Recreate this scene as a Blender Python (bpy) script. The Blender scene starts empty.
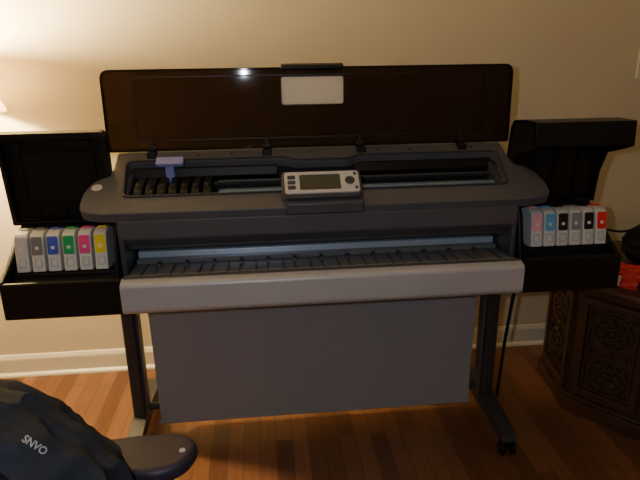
import bpy, bmesh, math, random
from mathutils import Vector, Matrix, noise as mnoise
from mathutils.bvhtree import BVHTree
random.seed(4)
C=bpy.context.scene.collection

# ---------------------------------------------------------------- materials
def mat(name,col,rough=.5,metal=0,spec=.5,coat=0,noise=0,nscale=40,bump=0,emit=None,es=0):
    m=bpy.data.materials.new(name); m.use_nodes=True
    n=m.node_tree.nodes; l=m.node_tree.links; b=n['Principled BSDF']
    b.inputs['Base Color'].default_value=(*col,1)
    b.inputs['Roughness'].default_value=rough
    b.inputs['Metallic'].default_value=metal
    b.inputs['Specular IOR Level'].default_value=spec
    b.inputs['Coat Weight'].default_value=coat
    if emit:
        b.inputs['Emission Color'].default_value=(*emit,1); b.inputs['Emission Strength'].default_value=es
    if noise or bump:
        tc=n.new('ShaderNodeTexCoord'); nt=n.new('ShaderNodeTexNoise')
        nt.inputs['Scale'].default_value=nscale; nt.inputs['Detail'].default_value=5
        l.new(tc.outputs['Object'],nt.inputs['Vector'])
        if noise:
            mx=n.new('ShaderNodeMix'); mx.data_type='RGBA'
            mx.inputs[6].default_value=(*[c*(1-noise) for c in col],1)
            mx.inputs[7].default_value=(*[min(1,c*(1+noise)) for c in col],1)
            l.new(nt.outputs['Fac'],mx.inputs[0]); l.new(mx.outputs[2],b.inputs['Base Color'])
        if bump:
            bp=n.new('ShaderNodeBump'); bp.inputs['Strength'].default_value=bump; bp.inputs['Distance'].default_value=.002
            l.new(nt.outputs['Fac'],bp.inputs['Height']); l.new(bp.outputs[0],b.inputs['Normal'])
    return m

M={}
M['body']=mat('body_charcoal',(.090,.094,.116),.42,noise=.08,nscale=8)
M['body2']=mat('body_charcoal_dark',(.050,.052,.066),.45)
M['ramp']=mat('output_ramp_grey',(.145,.15,.170),.42)
M['black']=mat('black_plastic',(.007,.0068,.0068),.42,spec=.3)
M['blackm']=mat('black_matte_plastic',(.006,.006,.007),.6,spec=.3)
M['silver']=mat('silver_plastic',(.46,.475,.53),.40,metal=.15,noise=.10,nscale=6)
M['panel']=mat('bin_fabric_grey',(.28,.295,.35),.8,noise=.05,nscale=3)
M['steel']=mat('steel_rail',(.60,.72,.90),.3,metal=.5)
M['blue']=mat('blue_steel',(.22,.32,.44),.4,metal=.3)
M['latch']=mat('latch_violet',(.25,.27,.66),.4)
M['leg']=mat('leg_dark_metal',(.033,.034,.042),.45)
M['grey']=mat('light_grey_plastic',(.55,.56,.58),.4)
M['cart']=mat('cartridge_shell',(.72,.72,.72),.4)
M['chrome']=mat('chrome_badge',(.7,.72,.75),.35,metal=.3)
M['screen']=mat('lcd_screen',(.05,.055,.05),.15)
M['white']=mat('white_plastic',(.8,.78,.74),.45)
M['base']=mat('baseboard_paint',(.78,.75,.66),.4)
M['pack']=mat('backpack_nylon',(.026,.031,.044),.85,noise=.25,nscale=60,bump=.6,spec=.2)
M['packd']=mat('backpack_black',(.006,.006,.009),.8,bump=.4,nscale=80,spec=.2)
M['arm']=mat('armrest_plastic',(.028,.022,.045),.5)
M['seat']=mat('seat_fabric',(.02,.02,.03),.9,bump=.5,nscale=200)
M['text']=mat('logo_white',(.42,.44,.50),.6)
M['red']=mat('red_paper',(.65,.03,.03),.5)
M['brass']=mat('lamp_metal',(.25,.17,.08),.35,metal=1)

def two_mix(name,shader_a,col_a,col_b,rough,spec,fac):
    m=bpy.data.materials.new(name); m.use_nodes=True
    n=m.node_tree.nodes; l=m.node_tree.links; n.clear()
    o=n.new('ShaderNodeOutputMaterial'); t=n.new(shader_a); g=n.new('ShaderNodeBsdfPrincipled')
    t.inputs[0].default_value=(*col_a,1)
    g.inputs['Base Color'].default_value=(*col_b,1); g.inputs['Roughness'].default_value=rough
    g.inputs['Specular IOR Level'].default_value=spec
    mx=n.new('ShaderNodeMixShader'); mx.inputs[0].default_value=fac
    l.new(t.outputs[0],mx.inputs[1]); l.new(g.outputs[0],mx.inputs[2]); l.new(mx.outputs[0],o.inputs[0])
    return m
M['lid']=two_mix('smoked_brown_acrylic','ShaderNodeBsdfTransparent',(.34,.27,.23),(.022,.016,.013),.05,.35,.40)
M['clear']=two_mix('clear_pane','ShaderNodeBsdfTransparent',(1,1,1),(.95,.95,.9),.4,.5,.35)
M['shade']=two_mix('lampshade_fabric','ShaderNodeBsdfTranslucent',(.97,.88,.68),(.85,.78,.64),.9,.0,.3)
def mat_floor():
    m=bpy.data.materials.new('hardwood_strip_floor'); m.use_nodes=True
    n=m.node_tree.nodes; l=m.node_tree.links; b=n['Principled BSDF']
    tc=n.new('ShaderNodeTexCoord'); mp=n.new('ShaderNodeMapping'); mp.inputs['Rotation'].default_value=(0,0,math.radians(90))
    br=n.new('ShaderNodeTexBrick'); br.offset=.37
    br.inputs['Scale'].default_value=1; br.inputs['Brick Width'].default_value=.75; br.inputs['Row Height'].default_value=.058
    br.inputs['Mortar Size'].default_value=.0009; br.inputs['Mortar Smooth'].default_value=.3
    br.inputs['Color1'].default_value=(.110,.045,.023,1); br.inputs['Color2'].default_value=(.22,.098,.048,1)
    br.inputs['Mortar'].default_value=(.035,.014,.008,1)
    l.new(tc.outputs['Object'],mp.inputs[0]); l.new(mp.outputs[0],br.inputs['Vector'])
    nz=n.new('ShaderNodeTexNoise'); mp2=n.new('ShaderNodeMapping'); mp2.inputs['Scale'].default_value=(60,3,1)
    l.new(tc.outputs['Object'],mp2.inputs[0]); l.new(mp2.outputs[0],nz.inputs['Vector']); nz.inputs['Detail'].default_value=6
    nz.inputs['Scale'].default_value=1.5
    mr=n.new('ShaderNodeMapRange'); mr.inputs[3].default_value=.65; mr.inputs[4].default_value=1.3
    l.new(nz.outputs['Fac'],mr.inputs[0])
    mx=n.new('ShaderNodeMix'); mx.data_type='RGBA'; mx.blend_type='MULTIPLY'; mx.inputs[0].default_value=1
    l.new(br.outputs['Color'],mx.inputs[6]); l.new(mr.outputs[0],mx.inputs[7]); l.new(mx.outputs[2],b.inputs['Base Color'])
    b.inputs['Roughness'].default_value=.30
    return m
M['floor']=mat_floor()
def mat_wood():
    m=bpy.data.materials.new('dark_carved_wood'); m.use_nodes=True
    n=m.node_tree.nodes; l=m.node_tree.links; b=n['Principled BSDF']
    tc=n.new('ShaderNodeTexCoord'); mp2=n.new('ShaderNodeMapping'); mp2.inputs['Scale'].default_value=(20,20,2)
    nz=n.new('ShaderNodeTexNoise'); nz.inputs['Scale'].default_value=1.5; nz.inputs['Detail'].default_value=6
    l.new(tc.outputs['Object'],mp2.inputs[0]); l.new(mp2.outputs[0],nz.inputs['Vector'])
    cr=n.new('ShaderNodeValToRGB'); cr.color_ramp.elements[0].color=(.028,.012,.008,1); cr.color_ramp.elements[1].color=(.090,.045,.027,1)
    l.new(nz.outputs['Fac'],cr.inputs[0]); l.new(cr.outputs[0],b.inputs['Base Color']); b.inputs['Roughness'].default_value=.36
    return m
M['wood']=mat_wood()
M['wall']=mat('wall_paint',(.70,.63,.49),.75,noise=.02,nscale=3,bump=.15)
M['ceil']=mat('ceiling_paint',(.42,.39,.33),.9)

# ---------------------------------------------------------------- helpers
def empty(name):
    e=bpy.data.objects.new(name,None); C.objects.link(e); e.empty_display_size=.1; return e
def link(o,m,par=None,bevel=0,seg=2,smooth=True):
    if o.name not in C.objects: C.objects.link(o)
    if m is not None:
        o.data.materials.clear(); o.data.materials.append(M[m] if isinstance(m,str) else m)
    if par: o.parent=par
    if smooth and o.type=='MESH':
        for p in o.data.polygons: p.use_smooth=True
    if bevel:
        b=o.modifiers.new('bevel','BEVEL'); b.width=bevel; b.segments=seg; b.limit_method='ANGLE'; b.angle_limit=math.radians(35)
    if smooth and o.type=='MESH':
        bm=bmesh.new(); bm.from_mesh(o.data)
        for e in bm.edges:
            if len(e.link_faces)!=2 or e.calc_face_angle(0)>math.radians(35): e.smooth=False
        bm.to_mesh(o.data); bm.free()
        wn_=o.modifiers.new('wn','WEIGHTED_NORMAL'); wn_.keep_sharp=True; wn_.weight=90
    return o
def prism(name,poly,x0,x1,m,par=None,bevel=.003,seg=2,smooth=True):
    bm=bmesh.new()
    a=[bm.verts.new((x0,y,z)) for y,z in poly]; b=[bm.verts.new((x1,y,z)) for y,z in poly]
    n=len(poly); bm.faces.new(a); bm.faces.new(b[::-1])
    for i in range(n): bm.faces.new((a[i],b[i],b[(i+1)%n],a[(i+1)%n]))
    bmesh.ops.recalc_face_normals(bm,faces=bm.faces)
    me=bpy.data.meshes.new(name); bm.to_mesh(me); bm.free()
    return link(bpy.data.objects.new(name,me),m,par,bevel,seg,smooth)
def box(name,x0,x1,y0,y1,z0,z1,m,par=None,bevel=.003,seg=2,smooth=True):
    return prism(name,[(y0,z0),(y1,z0),(y1,z1),(y0,z1)],x0,x1,m,par,bevel,seg,smooth)
def rnd(pts,r,seg=5):
    out=[]; n=len(pts)
    for i in range(n):
        p=Vector(pts[i]); a=Vector(pts[i-1]); b=Vector(pts[(i+1)%n])
        ri=r[i] if isinstance(r,(list,tuple)) else r
        if ri<=0: out.append(tuple(p)); continue
        da=(a-p); db=(b-p); ri_=min(ri,da.length*.45,db.length*.45)
        s=p+da.normalized()*ri_; e=p+db.normalized()*ri_
        for k in range(seg+1):
            t=k/seg; q=s*(1-t)**2+p*2*t*(1-t)+e*t*t; out.append(tuple(q))
    return out
def rect(x0,y0,x1,y1,r=0,seg=5): return rnd([(x0,y0),(x1,y0),(x1,y1),(x0,y1)],r,seg)
def plate(name,loops,th,mtx,m,par=None,bevel=0):
    cu=bpy.data.curves.new(name,'CURVE'); cu.dimensions='2D'; cu.fill_mode='BOTH'; cu.extrude=th/2-bevel
    cu.bevel_depth=bevel; cu.bevel_resolution=2
    if bevel: cu.offset=-bevel
    for lp in loops:
        s=cu.splines.new('POLY'); s.points.add(len(lp)-1); s.use_cyclic_u=True
        for i,p in enumerate(lp): s.points[i].co=(p[0],p[1],0,1)
    t=bpy.data.objects.new('tmp',cu); C.objects.link(t)
    dg=bpy.context.evaluated_depsgraph_get(); dg.update()
    me=bpy.data.meshes.new_from_object(t.evaluated_get(dg)); bpy.data.objects.remove(t)
    me.name=name
    bm=bmesh.new(); bm.from_mesh(me); bmesh.ops.remove_doubles(bm,verts=bm.verts,dist=1e-5); bm.to_mesh(me); bm.free()
    me.transform(mtx)
    return link(bpy.data.objects.new(name,me),m,par)
def XZ(y):
    return Matrix(((1,0,0,0),(0,0,-1,y),(0,1,0,0),(0,0,0,1)))
def XYm(z): return Matrix.Translation((0,0,z))
def tube(name,pts,r,m,par=None,cyc=False,kind='POLY',res=4):
    cu=bpy.data.curves.new(name,'CURVE'); cu.dimensions='3D'; cu.bevel_depth=r; cu.bevel_resolution=res; cu.use_fill_caps=not cyc
    s=cu.splines.new(kind); s.points.add(len(pts)-1)
    for i,p in enumerate(pts): s.points[i].co=(*p,1)
    if kind=='NURBS':
        s.use_endpoint_u=True; s.order_u=4
    s.use_cyclic_u=cyc
    t=bpy.data.objects.new('tmp',cu); C.objects.link(t)
    dg=bpy.context.evaluated_depsgraph_get(); dg.update()
    me=bpy.data.meshes.new_from_object(t.evaluated_get(dg)); bpy.data.objects.remove(t); me.name=name
    return link(bpy.data.objects.new(name,me),m,par)
def cyl(name,c,r,h,axis,m,par=None,bevel=.002,seg=32,r2=None):
    bm=bmesh.new(); bmesh.ops.create_cone(bm,cap_ends=True,segments=seg,radius1=r,radius2=r if r2 is None else r2,depth=h)
    me=bpy.data.meshes.new(name); bm.to_mesh(me); bm.free()
    rot={'z':Matrix(),'x':Matrix.Rotation(math.pi/2,4,'Y'),'y':Matrix.Rotation(math.pi/2,4,'X')}[axis]
    me.transform(Matrix.Translation(c)@rot)
    return link(bpy.data.objects.new(name,me),m,par,bevel)

# ---------------------------------------------------------------- room
WY=2.38; XL,XR,YB=-2.6,3.2,-3.2; HC=2.6
def slab(name,x0,x1,y0,y1,z0,z1,m): return box(name,x0,x1,y0,y1,z0,z1,m,bevel=0,smooth=False)
slab('floor',XL,XR,YB,WY,-.1,0,'floor')
slab('ceiling',XL,XR,YB,WY,HC,HC+.1,'ceil')
slab('wall_back',XL-.1,XR+.1,WY,WY+.1,0,HC,'wall')
slab('wall_left',XL-.1,XL,YB,WY,0,HC,'wall')
slab('wall_right',XR,XR+.1,YB,WY,0,HC,'wall')
slab('wall_front',XL-.1,XR+.1,YB-.1,YB,0,HC,'wall')
bp=[(WY,0),(WY-.016,0),(WY-.016,.075),(WY-.010,.088),(WY-.006,.098),(WY,.10)]
prism('baseboard_back',bp,XL,XR,'base',bevel=.001)
prism('trim_shoe_molding',[(WY-.016,0),(WY-.030,0),(WY-.028,.010),(WY-.016,.018)],XL,XR,'base',bevel=.001)

# ---------------------------------------------------------------- printer
P=empty('large_format_printer'); XC=.16
SL=math.atan2(.117,.28)
def SLOPE(off=0):
    c,s=math.cos(SL),math.sin(SL)
    return Matrix(((1,0,0,0),(0,c,-s,1.52-off*s),(0,s,c,.955+off*c),(0,0,0,1)))
def sY(Y): return (Y-1.52)/math.cos(SL)
half=[(XC,sY(1.515)),(XC+.60,sY(1.515)),(XC+.662,sY(1.53)),(XC+.668,sY(1.60)),(XC+.650,sY(1.66)),(XC+.605,sY(1.685)),(XC+.605,sY(1.80)),(XC,sY(1.80))]
full=half[1:-1]+[(2*XC-x,y) for x,y in half[1:-1][::-1]]
outer=rnd(full,[.02,.03,.03,.03,.02,.012]+[.012,.02,.03,.03,.03,.02],5)
hole=rnd([(XC-.552,sY(1.585)),(XC-.10,sY(1.585)),(XC-.085,sY(1.60)),(XC+.105,sY(1.60)),(XC+.12,sY(1.585)),(XC+.548,sY(1.585)),
          (XC+.575,sY(1.748)),(XC+.13,sY(1.748)),(XC+.10,sY(1.732)),(XC-.06,sY(1.732)),(XC-.10,sY(1.748)),(XC-.57,sY(1.748))],
          [.02,.01,.01,.01,.01,.02,.03,.01,.01,.01,.01,.03],5)
plate('top_frame',[outer,hole],.030,SLOPE(-.015),'body',P,bevel=.004)
hr=[(XC+(x-XC)*1.012,y+(.004 if y>sY(1.66) else -.004)) for x,y in hole]
plate('opening_rim',[hr,hole],.006,SLOPE(.002),'body2',P)
prism('rear_deck',[(1.78,1.045),(1.80,1.060),(1.90,1.060),(1.92,1.02),(1.92,.70),(1.78,.70)],XC-.60,XC+.60,'body',P,.006)
prism('front_fascia',[(1.522,.930),(1.545,.925),(1.595,.850),(1.595,.838),(1.575,.838),(1.530,.875)],XC-.562,XC+.562,'body',P,.004)
box('fascia_lip',XC-.55,XC+.55,1.572,1.60,.832,.842,'body2',P,.002)
box('cavity_floor',XC-.58,XC+.58,1.60,1.78,.86,.872,'blackm',P,.001)
box('cavity_back',XC-.58,XC+.58,1.765,1.78,.86,1.04,'blackm',P,.001)
box('cavity_front',XC-.57,XC+.57,1.585,1.592,.86,.965,'blackm',P,.001)
for i,sx in enumerate((-1,1)):
    a,b=sorted((XC+sx*.552,XC+sx*.568))
    prism('end_cheek_%d'%(i+1),[(1.53,.925),(1.53,.70),(1.50,.68),(1.90,.68),(1.90,1.04),(1.80,1.04)],a,b,'body2',P,.004)
    a,b=sorted((XC+sx*.560,XC+sx*.600))
    prism('rear_cheek_%d'%(i+1),[(1.80,.68),(1.90,.68),(1.90,1.05),(1.80,1.05)],a,b,'body2',P,.004)
prism('lower_chassis',[(1.50,.678),(1.90,.678),(1.90,.86),(1.71,.86),(1.71,.765),(1.50,.76)],XC-.556,XC+.556,'body2',P,.003)
box('platen_steel_strip',XC-.545,XC+.545,1.640,1.665,.775,.802,'steel',P,.004)
box('platen_top_bar',XC-.545,XC+.545,1.680,1.705,.800,.824,'blue',P,.003)
box('platen_blue_bed',XC-.545,XC+.545,1.615,1.640,.766,.784,'ramp',P,.002)
prism('output_ramp',[(1.44,.783),(1.62,.772),(1.62,.70),(1.44,.70)],XC-.548,XC+.548,'ramp',P,.003)
for i in range(14):
    x=XC-.51+i*(1.02/13)
    prism('ramp_rib_%d'%(i+1),[(1.47,.781),(1.50,.7845),(1.60,.7780),(1.618,.772)],x-.0018,x+.0018,'body2',P,.0006,1)
    if i<13:
        prism('ramp_wheel_holder_%d'%(i+1),[(1.575,.774),(1.580,.783),(1.602,.785),(1.614,.772)],x+.030,x+.040,'body2',P,.001,1)
        prism('ramp_slot_%d'%(i+1),[(1.50,.7788),(1.50,.7803),(1.570,.7768),(1.570,.7750)],x+.031,x+.036,'body2',P,.0003,1)
prism('silver_front_bar',rnd([(1.425,.782),(1.455,.790),(1.50,.782),(1.50,.690),(1.445,.690),(1.425,.705)],[.012,.01,.004,.004,.012,.01],4),XC-.552,XC+.552,'silver',P,.002,2)
prism('front_bar_seam',[(1.452,.7885),(1.458,.7925),(1.468,.7915),(1.468,.786)],XC-.548,XC+.548,'body2',P,.0005,1)
cb=empty('carriage'); cb.parent=P
box('carriage_base',XC-.545,XC-.30,1.60,1.735,.905,.955,'blackm',cb,.004)
for i in range(7):
    x=XC-.53+i*.032
    prism('carriage_cell_%d'%(i+1),[(1.605,.95),(1.60,.985),(1.625,1.000),(1.70,1.012),(1.715,.95)],x,x+.024,'black',cb,.003)
    cyl('carriage_cap_%d'%(i+1),(x+.012,1.625,1.000),.007,.012,'z','leg',cb,.001,16)
prism('carriage_latch',[(1.70,.99),(1.69,1.045),(1.695,1.062),(1.705,1.062),(1.715,.99)],XC-.450,XC-.425,'latch',P,.003)
plate('carriage_latch_head',[rect(XC-.474,0,XC-.395,.030,.006)],.012,Matrix.Translation((0,1.678,1.050))@Matrix.Rotation(math.radians(35),4,'X'),'latch',P,.002)
cyl('rail_front',(XC+.13,1.665,.945),.009,.86,'x','steel',P,0)
box('rail_beam',XC-.30,XC+.56,1.685,1.715,.940,.968,'blue',P,.003)
cyl('rail_rear',(XC+.13,1.735,.985),.006,.86,'x','leg',P,0)
box('encoder_strip',XC-.56,XC+.57,1.742,1.744,.975,.985,'leg',P,0)
box('service_station',XC+.36,XC+.555,1.605,1.73,.88,.925,'body2',P,.004)
prism('belt_cover',[(1.745,1.0),(1.753,1.028),(1.765,1.035),(1.765,.98)],XC+.12,XC+.56,'black',P,.003)
prism('belt_cover_short',[(1.745,1.0),(1.753,1.028),(1.765,1.035),(1.765,.98)],XC-.56,XC-.12,'black',P,.003)
for i,px in enumerate((-.50,-.15,.145,.47)):
    e=empty('lid_hinge_%d'%(i+1)); e.parent=P; x=XC+px
    box('hinge_foot',x-.014,x+.014,1.762,1.80,1.055,1.074,'black',e,.003)
    cyl('hinge_pin',(x,1.797,1.082),.009,.028,'x','black',e,.001,20)
    prism('hinge_arm',[(1.787,1.075),(1.806,1.075),(1.806,1.110),(1.798,1.110)],x-.006,x+.006,'black',e,.002)
for i,x in enumerate((-.36,-.26,-.02,.20,.30,.5)):
    cyl('frame_screw_%d'%(i+1),(XC+x,1.775,.955+(1.775-1.52)*.418+.002),.005,.004,'z','leg',P,.001,12)
L=empty('lid'); L.parent=P
LM=Matrix.Translation((0,1.806,1.073))@Matrix.Rotation(math.pi/2-.036,4,'X')
hw=.635
lo=rnd([(XC-hw,0),(XC+hw,0),(XC+hw,.243),(XC-hw,.243)],[.012,.012,.03,.03],8)
wn=rect(XC-.098,.132,XC+.093,.214,.008)
plate('lid_sheet',[lo,wn],.005,LM,'lid',L,0)
li=rnd([(XC-hw+.006,.006),(XC+hw-.006,.006),(XC+hw-.006,.237),(XC-hw+.006,.237)],[.01,.01,.026,.026],8)
plate('lid_edge_rim',[lo,li],.014,LM@Matrix.Translation((0,0,.002)),'lid',L,.001)
a=rect(XC-.545,.03,XC+.545,.222,.02); b=rect(XC-.541,.034,XC+.541,.218,.017)
plate('lid_emboss_line',[a,b],.003,LM@Matrix.Translation((0,0,.004)),'black',L)
plate('lid_window_pane',[wn],.002,LM,'clear',L)
wf=rect(XC-.101,.129,XC+.096,.217,.01)
plate('lid_window_frame',[wf,wn],.007,LM@Matrix.Translation((0,0,.001)),'black',L)
prism('lid_handle',[(1.808,1.305),(1.793,1.310),(1.793,1.320),(1.808,1.326),(1.828,1.324),(1.828,1.305)],XC-.098,XC+.092,'black',L,.003)
cyl('round_badge',(0,0,0),.015,.003,'z','chrome',P,.001,32).data.transform(SLOPE(.002)@Matrix.Translation((XC-.632,sY(1.628),0)))
K=empty('control_panel'); K.parent=P
KM=Matrix.Translation((XC-.003,1.530,.972))@Matrix.Rotation(math.radians(38),4,'X')
prism('panel_pedestal',[(1.512,.93),(1.512,.965),(1.60,1.02),(1.62,1.00),(1.60,.955)],XC-.105,XC+.112,'body2',K,.006)
plate('panel_shell',[rnd([(-.100,-.008),(.100,-.008),(.112,.004),(.112,.078),(.106,.086),(-.106,.086),(-.112,.078),(-.112,.004)],.008)],.024,KM@Matrix.Translation((0,0,.006)),'body2',K,.004)
plate('panel_bezel',[rect(-.104,.002,.104,.078,.010),rect(-.062,.014,.052,.068,.004)],.006,KM@Matrix.Translation((0,0,.020)),'grey',K,.0015)
plate('panel_screen',[rect(-.063,.013,.053,.069,.002)],.003,KM@Matrix.Translation((0,0,.019)),'screen',K)
for i in range(3):
    plate('side_button_%d'%(i+1),[rect(-.096,.016+i*.018,-.074,.028+i*.018,.004)],.004,KM@Matrix.Translation((0,0,.024)),'body2',K,.001)
th=[(.078+.014*math.cos(t*math.pi/12),.042+.014*math.sin(t*math.pi/12)) for t in range(24)]
ti=[(.078+.006*math.cos(t*math.pi/12),.042+.006*math.sin(t*math.pi/12)) for t in range(24)]
plate('nav_ring',[th,ti],.004,KM@Matrix.Translation((0,0,.024)),'body2',K,.001)
plate('nav_ok',[ti],.004,KM@Matrix.Translation((0,0,.0235)),'leg',K,.0)
for i,y in enumerate((.016,.066)):
    plate('nav_small_%d'%(i+1),[rect(.090,y-.004,.098,y+.004,.002)],.004,KM@Matrix.Translation((0,0,.024)),'body2',K)

# ink bays
colsL=[(.68,.66,.65),(.22,.22,.23),(.06,.11,.62),(.02,.42,.12),(.88,.07,.32),(.95,.78,.03)]
colsR=[(.90,.45,.55),(.14,.45,.78),(.01,.01,.012),(.30,.30,.33),(.01,.01,.015),(.85,.03,.04)]
def ink_bay(tag,sx,cols,xs,dz):
    E=empty('ink_bay_'+tag); E.parent=P
    xi=XC+sx*.570; xo=XC+sx*.888
    a,b=sorted((xi,xo))
    box('bay_front_wall',*sorted((XC+sx*.554,xo)),1.50,1.515,.665,.772,'black',E,.006,3)
    box('bay_floor',a,b,1.505,1.80,.665,.70,'black',E,.004)
    o0,o1=sorted((xo,xo-sx*.012))
    prism('bay_outer_wall',[(1.505,.67),(1.505,.775),(1.56,.80),(1.66,.87),(1.80,.90),(1.80,.67)],o0,o1,'black',E,.004)
    i0,i1=sorted((xi,xi+sx*.010))
    prism('bay_inner_wall',[(1.505,.67),(1.505,.78),(1.54,.90),(1.56,.925),(1.80,.93),(1.80,.67)],i0,i1,'black',E,.004)
    box('bay_back_wall',a,b,1.70,1.80,.67,.89,'black',E,.006)
    box('bay_ledge',a+.014,b-.014,1.515,1.57,.70,.762,'blackm',E,.003)
    box('bay_slot_block',a+.010,b-.010,1.57,1.70,.70,.766+dz,'blackm',E,.004)
    for i,(c,x) in enumerate(zip(cols,xs)):
        K=empty('cartridge_%d'%(i+1)); K.parent=E
        m=mat('ink_label_%s_%d'%(tag,i+1),c,.35)
        T=Matrix.Translation((x,1.585,.768+dz))@Matrix.Rotation(math.radians(-9),4,'X')
        w=.0172
        o=prism('cartridge_shell',rnd([(-.012,0),(.07,0),(.07,.112),(.018,.118),(-.012,.102)],[.003,.003,.004,.016,.014],5),-w,w,'cart',K,.005,3); o.data.transform(T)
        FM=T@XZ(-.0125)
        plate('cartridge_label',[rect(-.0145,.048,.0145,.100,.005)],.002,FM,m,K)
        plate('cartridge_label_mark',[rect(-.005,.064,.005,.073,.002)],.001,T@XZ(-.0140),'white',K)
        plate('cartridge_grip',[rect(-.011,.012,.011,.040,.006),rect(-.007,.016,.007,.036,.004)],.003,FM,'grey',K,.0006)
        o=prism('cartridge_top_tab',[(.015,.117),(.055,.113),(.055,.118),(.020,.1215)],-.012,.012,m,K,.001); o.data.transform(T)
    cv=empty('bay_cover'); cv.parent=E
    c0,c1=sorted((XC+sx*.606,XC+sx*.905))
    if sx<0:
        # thin flip-up flap, inner side facing forward, shallow rim all round
        CM=Matrix.Translation((0,1.728,.885))@Matrix.Rotation(math.pi/2+.10,4,'X')
        h=.272
        ol=rnd([(c0,0),(c1,0),(c1,h-.012),(c1-.008,h),(c0,h)],[.004,.004,.01,.01,.01],4)
        il=rnd([(c0+.012,.010),(c1-.012,.010),(c1-.012,h-.026),(c1-.018,h-.020),(c0+.012,h-.020)],[.004,.004,.008,.008,.008],4)
        plate('cover_sheet',[ol],.008,CM,'black',cv,.002)
        plate('cover_rim',[ol,il],.034,CM@Matrix.Translation((0,0,.017)),'black',cv,.003)
        i2=rect(c0+.045,.05,c1-.045,h-.06,.01); i3=rect(c0+.050,.055,c1-.050,h-.065,.008)
        plate('cover_inner_bead',[i2,i3],.010,CM@Matrix.Translation((0,0,.006)),'black',cv,.001)
        for k in range(3):
            x=c0+(c1-c0)*(k+1)/4
            plate('cover_rib_%d'%(k+1),[rect(x-.002,.012,x+.002,.048)],.014,CM@Matrix.Translation((0,0,.008)),'black',cv)
        for k,x in enumerate((c0+.05,c1-.06)):
            plate('cover_clip_%d'%(k+1),[rect(x-.010,h-.045,x+.010,h-.025,.003)],.020,CM@Matrix.Translation((0,0,.012)),'black',cv,.002)
    else:
        skin=[(1.735,.885),(1.726,.885),(1.716,1.03),(1.700,1.140),(1.64,1.150),(1.570,1.152),(1.556,1.090),(1.548,1.092),(1.553,1.160),(1.64,1.160),(1.705,1.152),(1.724,1.13),(1.735,1.05)]
        prism('cover_skin',skin,c0,c1,'black',cv,.002)
        side=[(1.735,.885),(1.712,.885),(1.700,.985),(1.670,1.050),(1.60,1.070),(1.548,1.088),(1.553,1.160),(1.64,1.160),(1.705,1.152),(1.724,1.13),(1.735,1.05)]
        prism('cover_side_inner',side,c0,c0+.008,'black',cv,.002)
        prism('cover_side_outer',side,c1-.008,c1,'black',cv,.002)
        for k in range(3):
            x=c0+(c1-c0)*(k+1)/4
            prism('cover_rib_%d'%(k+1),[(1.728,.90),(1.716,.90),(1.708,1.02),(1.66,1.09),(1.60,1.11),(1.60,1.152),(1.64,1.152),(1.705,1.12)],x-.002,x+.002,'black',cv,.0008,1)
    for k,x in enumerate((c0+.04,c1-.04)):
        cyl('cover_hinge_%d'%(k+1),(x,1.722,.888),.012,.05,'x','black',cv,.002,20)
xsL=[-.687+i*.0430 for i in range(6)]
xsR=[.814+i*.0412 for i in range(6)]
ink_bay('left',-1,colsL,xsL,.008); ink_bay('right',1,colsR,xsR,.014)

# stand
S=empty('stand'); S.parent=P
for i,x in enumerate((-.487,.805)):
    sx=-1 if i==0 else 1
    lg=empty('leg_%d'%(i+1)); lg.parent=S
    box('leg_post',x-.022,x+.022,1.815,1.905,.07,.68,'leg',lg,.008,3)
    box('leg_post_channel',x-sx*.022-.006,x-sx*.022+.006,1.835,1.885,.10,.67,'body',lg,.003)
    box('leg_top_bracket',x-.035,x+.035,1.66,1.91,.655,.682,'leg',lg,.004)
    prism('leg_foot',rnd([(1.585,.062),(1.60,.085),(1.80,.115),(1.93,.115),(2.13,.085),(2.145,.062)],.008,3),x-.026,x+.026,'leg',lg,.006,3)
    for j,y in enumerate((1.615,2.115)):
        cs=empty('castor_%d'%(j+1)); cs.parent=lg
        cyl('castor_stem',(x,y,.062),.010,.03,'z','leg',cs,.001,16)
        prism('castor_fork',rnd([(y-.026,.032),(y-.022,.056),(y+.018,.060),(y+.022,.034)],.006,3),x-.013,x+.013,'black',cs,.003)
        for k,dx in enumerate((-.019,.019)):
            cyl('castor_wheel_%d'%(k+1),(x+dx,y-.004,.026),.026,.013,'x','black',cs,.004,28)
            cyl('castor_hub_%d'%(k+1),(x+dx*1.25,y-.004,.026),.010,.008,'x','leg',cs,.001,16)
tube('stand_cross_bar',[(-.47,1.875,.12),(.79,1.875,.12)],.014,'leg',S)
tube('strut_rod',[(.835,1.72,.66),(.835,1.77,.35),(.838,1.80,.11)],.006,'black',S)
B=empty('media_bin'); B.parent=P
prism('bin_fabric_panel',[(1.838,.072),(1.835,.30),(1.825,.50),(1.80,.675),(1.804,.675),(1.829,.50),(1.839,.30),(1.842,.072)],-.418,.742,'panel',B,.001,1)
tube('bin_bottom_rod',[(-.425,1.842,.070),(.749,1.842,.070)],.006,'panel',B)
prism('bin_back_fabric',[(1.842,.072),(1.93,.20),(1.96,.45),(1.90,.67),(1.903,.67),(1.964,.45),(1.934,.20),(1.846,.070)],-.418,.742,'panel',B,.0005,1)

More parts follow.
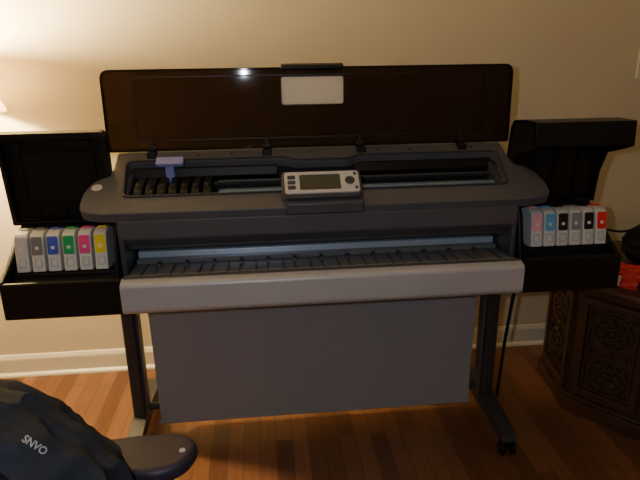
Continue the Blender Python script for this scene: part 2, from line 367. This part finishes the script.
# ---------------------------------------------------------------- lamp
LP=empty('floor_lamp'); lx,ly=-1.155,2.10
bm=bmesh.new(); n=64; r0,r1=.262,.17; z0,z1=1.175,1.385
rings=[]
for (r,z) in ((r0,z0),(r1,z1),(r1-.002,z1),(r0-.002,z0)):
    rings.append([bm.verts.new((lx+r*math.cos(2*math.pi*i/n),ly+r*math.sin(2*math.pi*i/n),z)) for i in range(n)])
for k in range(4):
    A,Bq=rings[k],rings[(k+1)%4]
    for i in range(n): bm.faces.new((A[i],A[(i+1)%n],Bq[(i+1)%n],Bq[i]))
bmesh.ops.recalc_face_normals(bm,faces=bm.faces)
me=bpy.data.meshes.new('lamp_shade'); bm.to_mesh(me); bm.free(); link(bpy.data.objects.new('lamp_shade',me),'shade',LP,smooth=False)
for k in range(3):
    a=k*2*math.pi/3
    tube('shade_spider_%d'%(k+1),[(lx,ly,1.222),(lx+r0*.75*math.cos(a),ly+r0*.75*math.sin(a),1.20),(lx+(r0-.002)*math.cos(a),ly+(r0-.002)*math.sin(a),1.178)],.002,'brass',LP)
cyl('lamp_pole',(lx,ly,.60),.010,1.16,'z','brass',LP,0,20)
cyl('lamp_base',(lx,ly,.0125),.11,.025,'z','brass',LP,.006,40)
cyl('lamp_socket',(lx,ly,1.215),.018,.08,'z','brass',LP,.002,20)
bm=bmesh.new(); bmesh.ops.create_uvsphere(bm,u_segments=20,v_segments=12,radius=.03); me=bpy.data.meshes.new('light_bulb'); bm.to_mesh(me); bm.free()
me.transform(Matrix.Translation((lx,ly,1.283))); 
M['bulb']=mat('bulb_glow',(1,.9,.7),.3,emit=(1,.72,.38),es=60)
link(bpy.data.objects.new('light_bulb',me),'bulb',LP)
ld=bpy.data.lights.new('lamp_light','POINT'); ld.energy=165; ld.color=(1,.73,.34); ld.shadow_soft_size=.05
lo_=bpy.data.objects.new('lamp_light',ld); C.objects.link(lo_); lo_.location=(lx,ly,1.368); lo_.parent=LP

# ---------------------------------------------------------------- carved cabinet (octagonal end table)
CB=empty('carved_wooden_cabinet'); cx,cy=1.495,1.945
fa=math.atan2(-.6,-.8)
def octo(ap):
    R=ap/math.cos(math.pi/8)
    return [(cx+R*math.cos(fa+math.pi/8+i*math.pi/4),cy+R*math.sin(fa+math.pi/8+i*math.pi/4)) for i in range(8)]
def slabo(name,ap,z0,z1,bev=.003): plate(name,[octo(ap)],z1-z0,XYm((z0+z1)/2),'wood',CB,bev)
slabo('plinth',.345,0,.055); slabo('plinth_step',.337,.055,.070); slabo('carcass',.325,.07,.50,.001)
slabo('top_molding',.335,.495,.515,.004); slabo('table_top',.352,.515,.54,.006)
def face(k):
    a=fa+k*math.pi/4; nrm=Vector((math.cos(a),math.sin(a),0)); tx=Vector((-nrm.y,nrm.x,0))
    o=Vector((cx,cy,0))+nrm*.325
    return Matrix(((tx.x,0,nrm.x,o.x),(tx.y,0,nrm.y,o.y),(0,1,0,0),(0,0,0,1)))
def circ(x,y,r,n=28): return [(x+r*math.cos(2*math.pi*i/n),y+r*math.sin(2*math.pi*i/n)) for i in range(n)]
for k in (-2,-1,0,1,2):
    F=face(k)
    e=empty('carved_door_%d'%(k+3)); e.parent=CB
    plate('door_frame',[rect(-.118,.085,.118,.488,.004),rect(-.092,.115,.092,.462,.004)],.022,F@Matrix.Translation((0,0,.008)),'wood',e,.003)
    plate('door_inner_bead',[rect(-.088,.119,.088,.458,.004),rect(-.080,.127,.080,.450,.004)],.012,F@Matrix.Translation((0,0,.005)),'wood',e,.002)
    def ring(x,y,r,w,h=.018): plate('ring',[circ(x,y,r),circ(x,y,r-w)],h,F@Matrix.Translation((0,0,.006)),'wood',e,.002)
    for yy in (.205,.372):
        ring(0,yy,.070,.008); ring(0,yy,.024,.007,.020)
        plate('boss',[circ(0,yy,.009)],.024,F@Matrix.Translation((0,0,.006)),'wood',e,.003)
        for j in range(8):
            a=j*math.pi/4+.39; ring(.043*math.cos(a),yy+.043*math.sin(a),.0175,.005,.017)
    for sx in (-1,1):
        for yy in (.138,.288,.440): ring(sx*.064,yy,.013,.005)
    ring(0,.288,.013,.005)
RP=empty('red_paper_bag')
RM=Matrix.Translation((1.262,1.845,.54))@Matrix.Rotation(math.radians(-38),4,'Z')
def crum(name,x0,x1,y0,y1,z0,z1,m,par,amp=.008,seed=1):
    bm=bmesh.new(); bmesh.ops.create_cube(bm,size=1); bmesh.ops.subdivide_edges(bm,edges=bm.edges,cuts=7,use_grid_fill=True)
    rr=random.Random(seed)
    for v in bm.verts:
        f=1-.35*max(0,v.co.z+.5)*(abs(v.co.y)*2)
        v.co=Vector(((x0+x1)/2+v.co.x*(x1-x0),(y0+y1)/2+v.co.y*(y1-y0)*f,(z0+z1)/2+v.co.z*(z1-z0)))
        if v.co.z>z0+.002: v.co+=Vector((rr.uniform(-amp,amp),rr.uniform(-amp,amp),rr.uniform(-amp,amp)*.7))
    me=bpy.data.meshes.new(name); bm.to_mesh(me); bm.free(); me.transform(RM)
    o=link(bpy.data.objects.new(name,me),m,par,smooth=False); return o
crum('bag_body',-.085,.085,-.06,.06,0,.034,'red',RP,.005,2)
crum('bag_white_band',-.070,.03,-.066,.02,.010,.040,'white',RP,.003,3)
crum('bag_folded_top',.0,.09,-.045,.055,.028,.060,'red',RP,.005,5)
DB=empty('black_pouch')
bm=bmesh.new(); bmesh.ops.create_uvsphere(bm,u_segments=32,v_segments=20,radius=1)
for v in bm.verts:
    c=v.co; s=Vector((.11,.09,.075)); c2=Vector([math.copysign(abs(q)**.75,q) for q in c])
    v.co=Vector((1.52+c2.x*s.x+.006*math.sin(c.z*14+c.x*5),2.0+c2.y*s.y,.540+.073+c2.z*.073))
me=bpy.data.meshes.new('pouch_body'); bm.to_mesh(me); bm.free(); link(bpy.data.objects.new('pouch_body',me),'packd',DB)
tube('pouch_handle',[(1.47,2.0,.67),(1.48,2.0,.70),(1.52,2.0,.71),(1.56,2.0,.70),(1.57,2.0,.67)],.006,'packd',DB,kind='NURBS')
WP=empty('wall_outlet')
plate('outlet_plate',[rect(1.76,.56,1.83,.675,.006)],.006,XZ(WY-.003),'white',WP,.0015)
for z in (.595,.64): plate('outlet_socket',[rect(1.778,z-.014,1.812,z+.014,.008)],.004,XZ(WY-.007),'base',WP,.001)
WS=empty('light_switch')
plate('switch_plate',[rect(1.590,1.235,1.660,1.35,.006)],.006,XZ(WY-.003),'white',WS,.0015)
plate('switch_toggle',[rect(1.619,1.283,1.631,1.303,.002)],.014,XZ(WY-.010),'white',WS,.001)
tube('power_cord',[(1.795,WY-.012,.64),(1.76,WY-.05,.635),(1.66,WY-.07,.59),(1.58,WY-.10,.575),(1.46,WY-.12,.61),(1.36,2.20,.65),(1.20,2.05,.66),(1.08,1.93,.69),(1.02,1.81,.70)],.005,'black',kind='NURBS')

# ---------------------------------------------------------------- chair
CH=empty('office_chair')
box('seat',-.72,-.26,.46,.88,.35,.42,'seat',CH,.03,4)
box('seat_pan',-.68,-.30,.50,.84,.33,.355,'black',CH,.006)
prism('backrest',rnd([(.46,.50),(.88,.50),(.87,.90),(.47,.90)],.05,5),-.90,-.84,'seat',CH,.02,3)
prism('backrest_bracket',[(.64,.33),(.71,.33),(.71,.65),(.64,.65)],-.90,-.875,'black',CH,.005)
box('backrest_arm',-.90,-.55,.64,.71,.325,.34,'black',CH,.003)
cyl('gas_column',(-.48,.675,.22),.025,.26,'z','leg',CH,.002)
for i in range(5):
    a=i*2*math.pi/5+.3
    tx,tyy=-.48+.28*math.cos(a),.675+.28*math.sin(a)
    tube('base_spoke_%d'%(i+1),[(-.48,.675,.11),(-.48+.15*math.cos(a),.675+.15*math.sin(a),.095),(tx,tyy,.07)],.016,'black',CH)
    cyl('wheel_%d'%(i+1),(tx,tyy,.027),.027,.04,'x','black',CH,.006)
    cyl('wheel_stem_%d'%(i+1),(tx,tyy,.055),.008,.03,'z','leg',CH,0,12)
for i,(yc,sg) in enumerate(((.945,1),(.395,-1))):
    e=empty('armrest_%d'%(i+1)); e.parent=CH
    pad=rnd([(-.46,yc-.035),(-.32,yc-.050),(-.22,yc-.068),(-.170,yc-.045),(-.150,yc+.010),(-.175,yc+.045),(-.24,yc+.056),(-.46,yc+.034)],.045,8)
    plate('arm_pad',[pad],.034,XYm(.617),'arm',e,.012)
    cyl('arm_screw',(-.180,yc-.010,.6345),.006,.003,'z','grey',e,.001,16)
    tube('arm_support',[(-.36,yc,.61),(-.37,yc,.50),(-.38,yc-sg*.01,.40),(-.42,yc-sg*.07,.345),(-.48,yc-sg*.18,.34)],.016,'black',e,kind='NURBS')

# ---------------------------------------------------------------- backpack
BK=empty('backpack')
bms=[]
def blob(name,c,s,m,par,pw=.6,rot=None,fn=None,seg=120,amp=.012):
    bm=bmesh.new(); bmesh.ops.create_uvsphere(bm,u_segments=seg,v_segments=seg//2,radius=1)
    T=Matrix.Translation(c)
    if rot is not None: T=T@rot
    for v in bm.verts:
        q=Vector([math.copysign(abs(t)**pw,t) for t in v.co])
        if fn: q=fn(q)
        v.co=T@Vector((q.x*s[0],q.y*s[1],q.z*s[2]))
    bm.normal_update()
    for v in bm.verts:
        p=v.co; w_=Vector((p.x*7+p.z*9,p.y*9,p.z*6-p.x*4))
        f=1-abs(mnoise.noise(w_*1.9))*2
        g=mnoise.noise(p*38)*.15
        v.co=p+v.normal*(amp*(f-.5)+amp*g)
    bm.normal_update()
    bms.append(BVHTree.FromBMesh(bm))
    me=bpy.data.meshes.new(name); bm.to_mesh(me); bm.free()
    return link(bpy.data.objects.new(name,me),m,par)
def wr(q):
    w=.03*math.sin(q.x*7+q.z*9)+.03*math.sin(q.y*11-q.z*6)
    return q*(1+w)
BC=Vector((-.490,.795,.655))
RB=Matrix.Rotation(math.radians(35),4,'Y')@Matrix.Rotation(math.radians(-14),4,'X')
blob('pack_body',BC,(.228,.135,.185),'pack',BK,.68,RB,wr,amp=.016)
blob('pack_front_pocket',BC+Vector((.055,-.095,-.035)),(.158,.078,.120),'packd',BK,.62,RB,wr,amp=.014)
blob('pack_side_pocket',BC+Vector((.130,-.03,-.07)),(.055,.10,.09),'packd',BK,.65,RB,wr)
def raycast(o,d):
    best=None
    for t in bms:
        h=t.ray_cast(o,d)
        if h[0] is not None and (best is None or h[3]<best[3]): best=h
    return best
def drape(name,pts2,width,m,off=.002):
    d=Vector((0,.75,-.66)).normalized(); pts=[]
    for (x,z) in pts2:
        o=BC+Vector((x,0,z))-d*1.0
        h=raycast(o,d)
        if h: pts.append(tuple(h[0]+h[1]*off))
    if len(pts)>3: tube(name,pts,width,m,BK)
drape('pack_zipper',[(-.15+.01*i,.13-.0014*(i*.5-5)**2) for i in range(32)],.0030,'packd')
drape('pack_zipper_pocket',[(-.11+.01*i,.04-.0016*(i*.5-6)**2) for i in range(28)],.0028,'pack')
drape('pack_strap',[(-.02+.0055*i,.19-.009*i) for i in range(30)],.009,'packd',.001)
tc=bpy.data.curves.new('pack_lettering','FONT'); tc.body='SNVO'; tc.size=.015; tc.offset=.0003
to=bpy.data.objects.new('tmp',tc); C.objects.link(to)
dg=bpy.context.evaluated_depsgraph_get(); dg.update(); me=bpy.data.meshes.new_from_object(to.evaluated_get(dg)); bpy.data.objects.remove(to)
bm=bmesh.new(); bm.from_mesh(me)
bmesh.ops.triangulate(bm,faces=bm.faces); bmesh.ops.subdivide_edges(bm,edges=bm.edges,cuts=2)
d=Vector((-.35,.78,-.58)).normalized(); ex=Vector((1,.449,0)).normalized(); up=ex.cross(d)
ca,sa=math.cos(math.radians(-50)),math.sin(math.radians(-50))
for v in bm.verts:
    x,y=v.co.x-.015,v.co.y; x2=x*ca-y*sa; y2=x*sa+y*ca
    o=Vector((-.376,.775,.785))+ex*x2+up*y2-d*.5
    h=raycast(o,d)
    v.co=(h[0]-d*.002) if h else o+d*.5
bm.to_mesh(me); bm.free()
link(bpy.data.objects.new('pack_lettering',me),'text',BK,smooth=False)

# ---------------------------------------------------------------- lights
fd=bpy.data.lights.new('phone_flash','POINT'); fd.energy=19; fd.color=(.86,.91,1); fd.shadow_soft_size=.010
fo=bpy.data.objects.new('phone_flash',fd); C.objects.link(fo); fo.location=(-.10,-.01,1.385)
w=bpy.data.worlds.new('world'); bpy.context.scene.world=w; w.use_nodes=True
w.node_tree.nodes['Background'].inputs[0].default_value=(.5,.45,.4,1); w.node_tree.nodes['Background'].inputs[1].default_value=.1

# ---------------------------------------------------------------- camera
p,t,rr=map(math.radians,(5.5,18,.8))
d=Vector((math.sin(p)*math.cos(t),math.cos(p)*math.cos(t),-math.sin(t)))
r=Vector((math.cos(p),-math.sin(p),0)); u=Vector((math.sin(p)*math.sin(t),math.cos(p)*math.sin(t),math.cos(t)))
R=r*math.cos(rr)-u*math.sin(rr); U=u*math.cos(rr)+r*math.sin(rr)
cd=bpy.data.cameras.new('camera'); cd.lens=570/640*36; cd.sensor_width=36; cd.clip_start=.02
co=bpy.data.objects.new('camera',cd); C.objects.link(co)
co.matrix_world=Matrix(((R.x,U.x,-d.x,0),(R.y,U.y,-d.y,0),(R.z,U.z,-d.z,1.35),(0,0,0,1)))
bpy.context.scene.camera=co
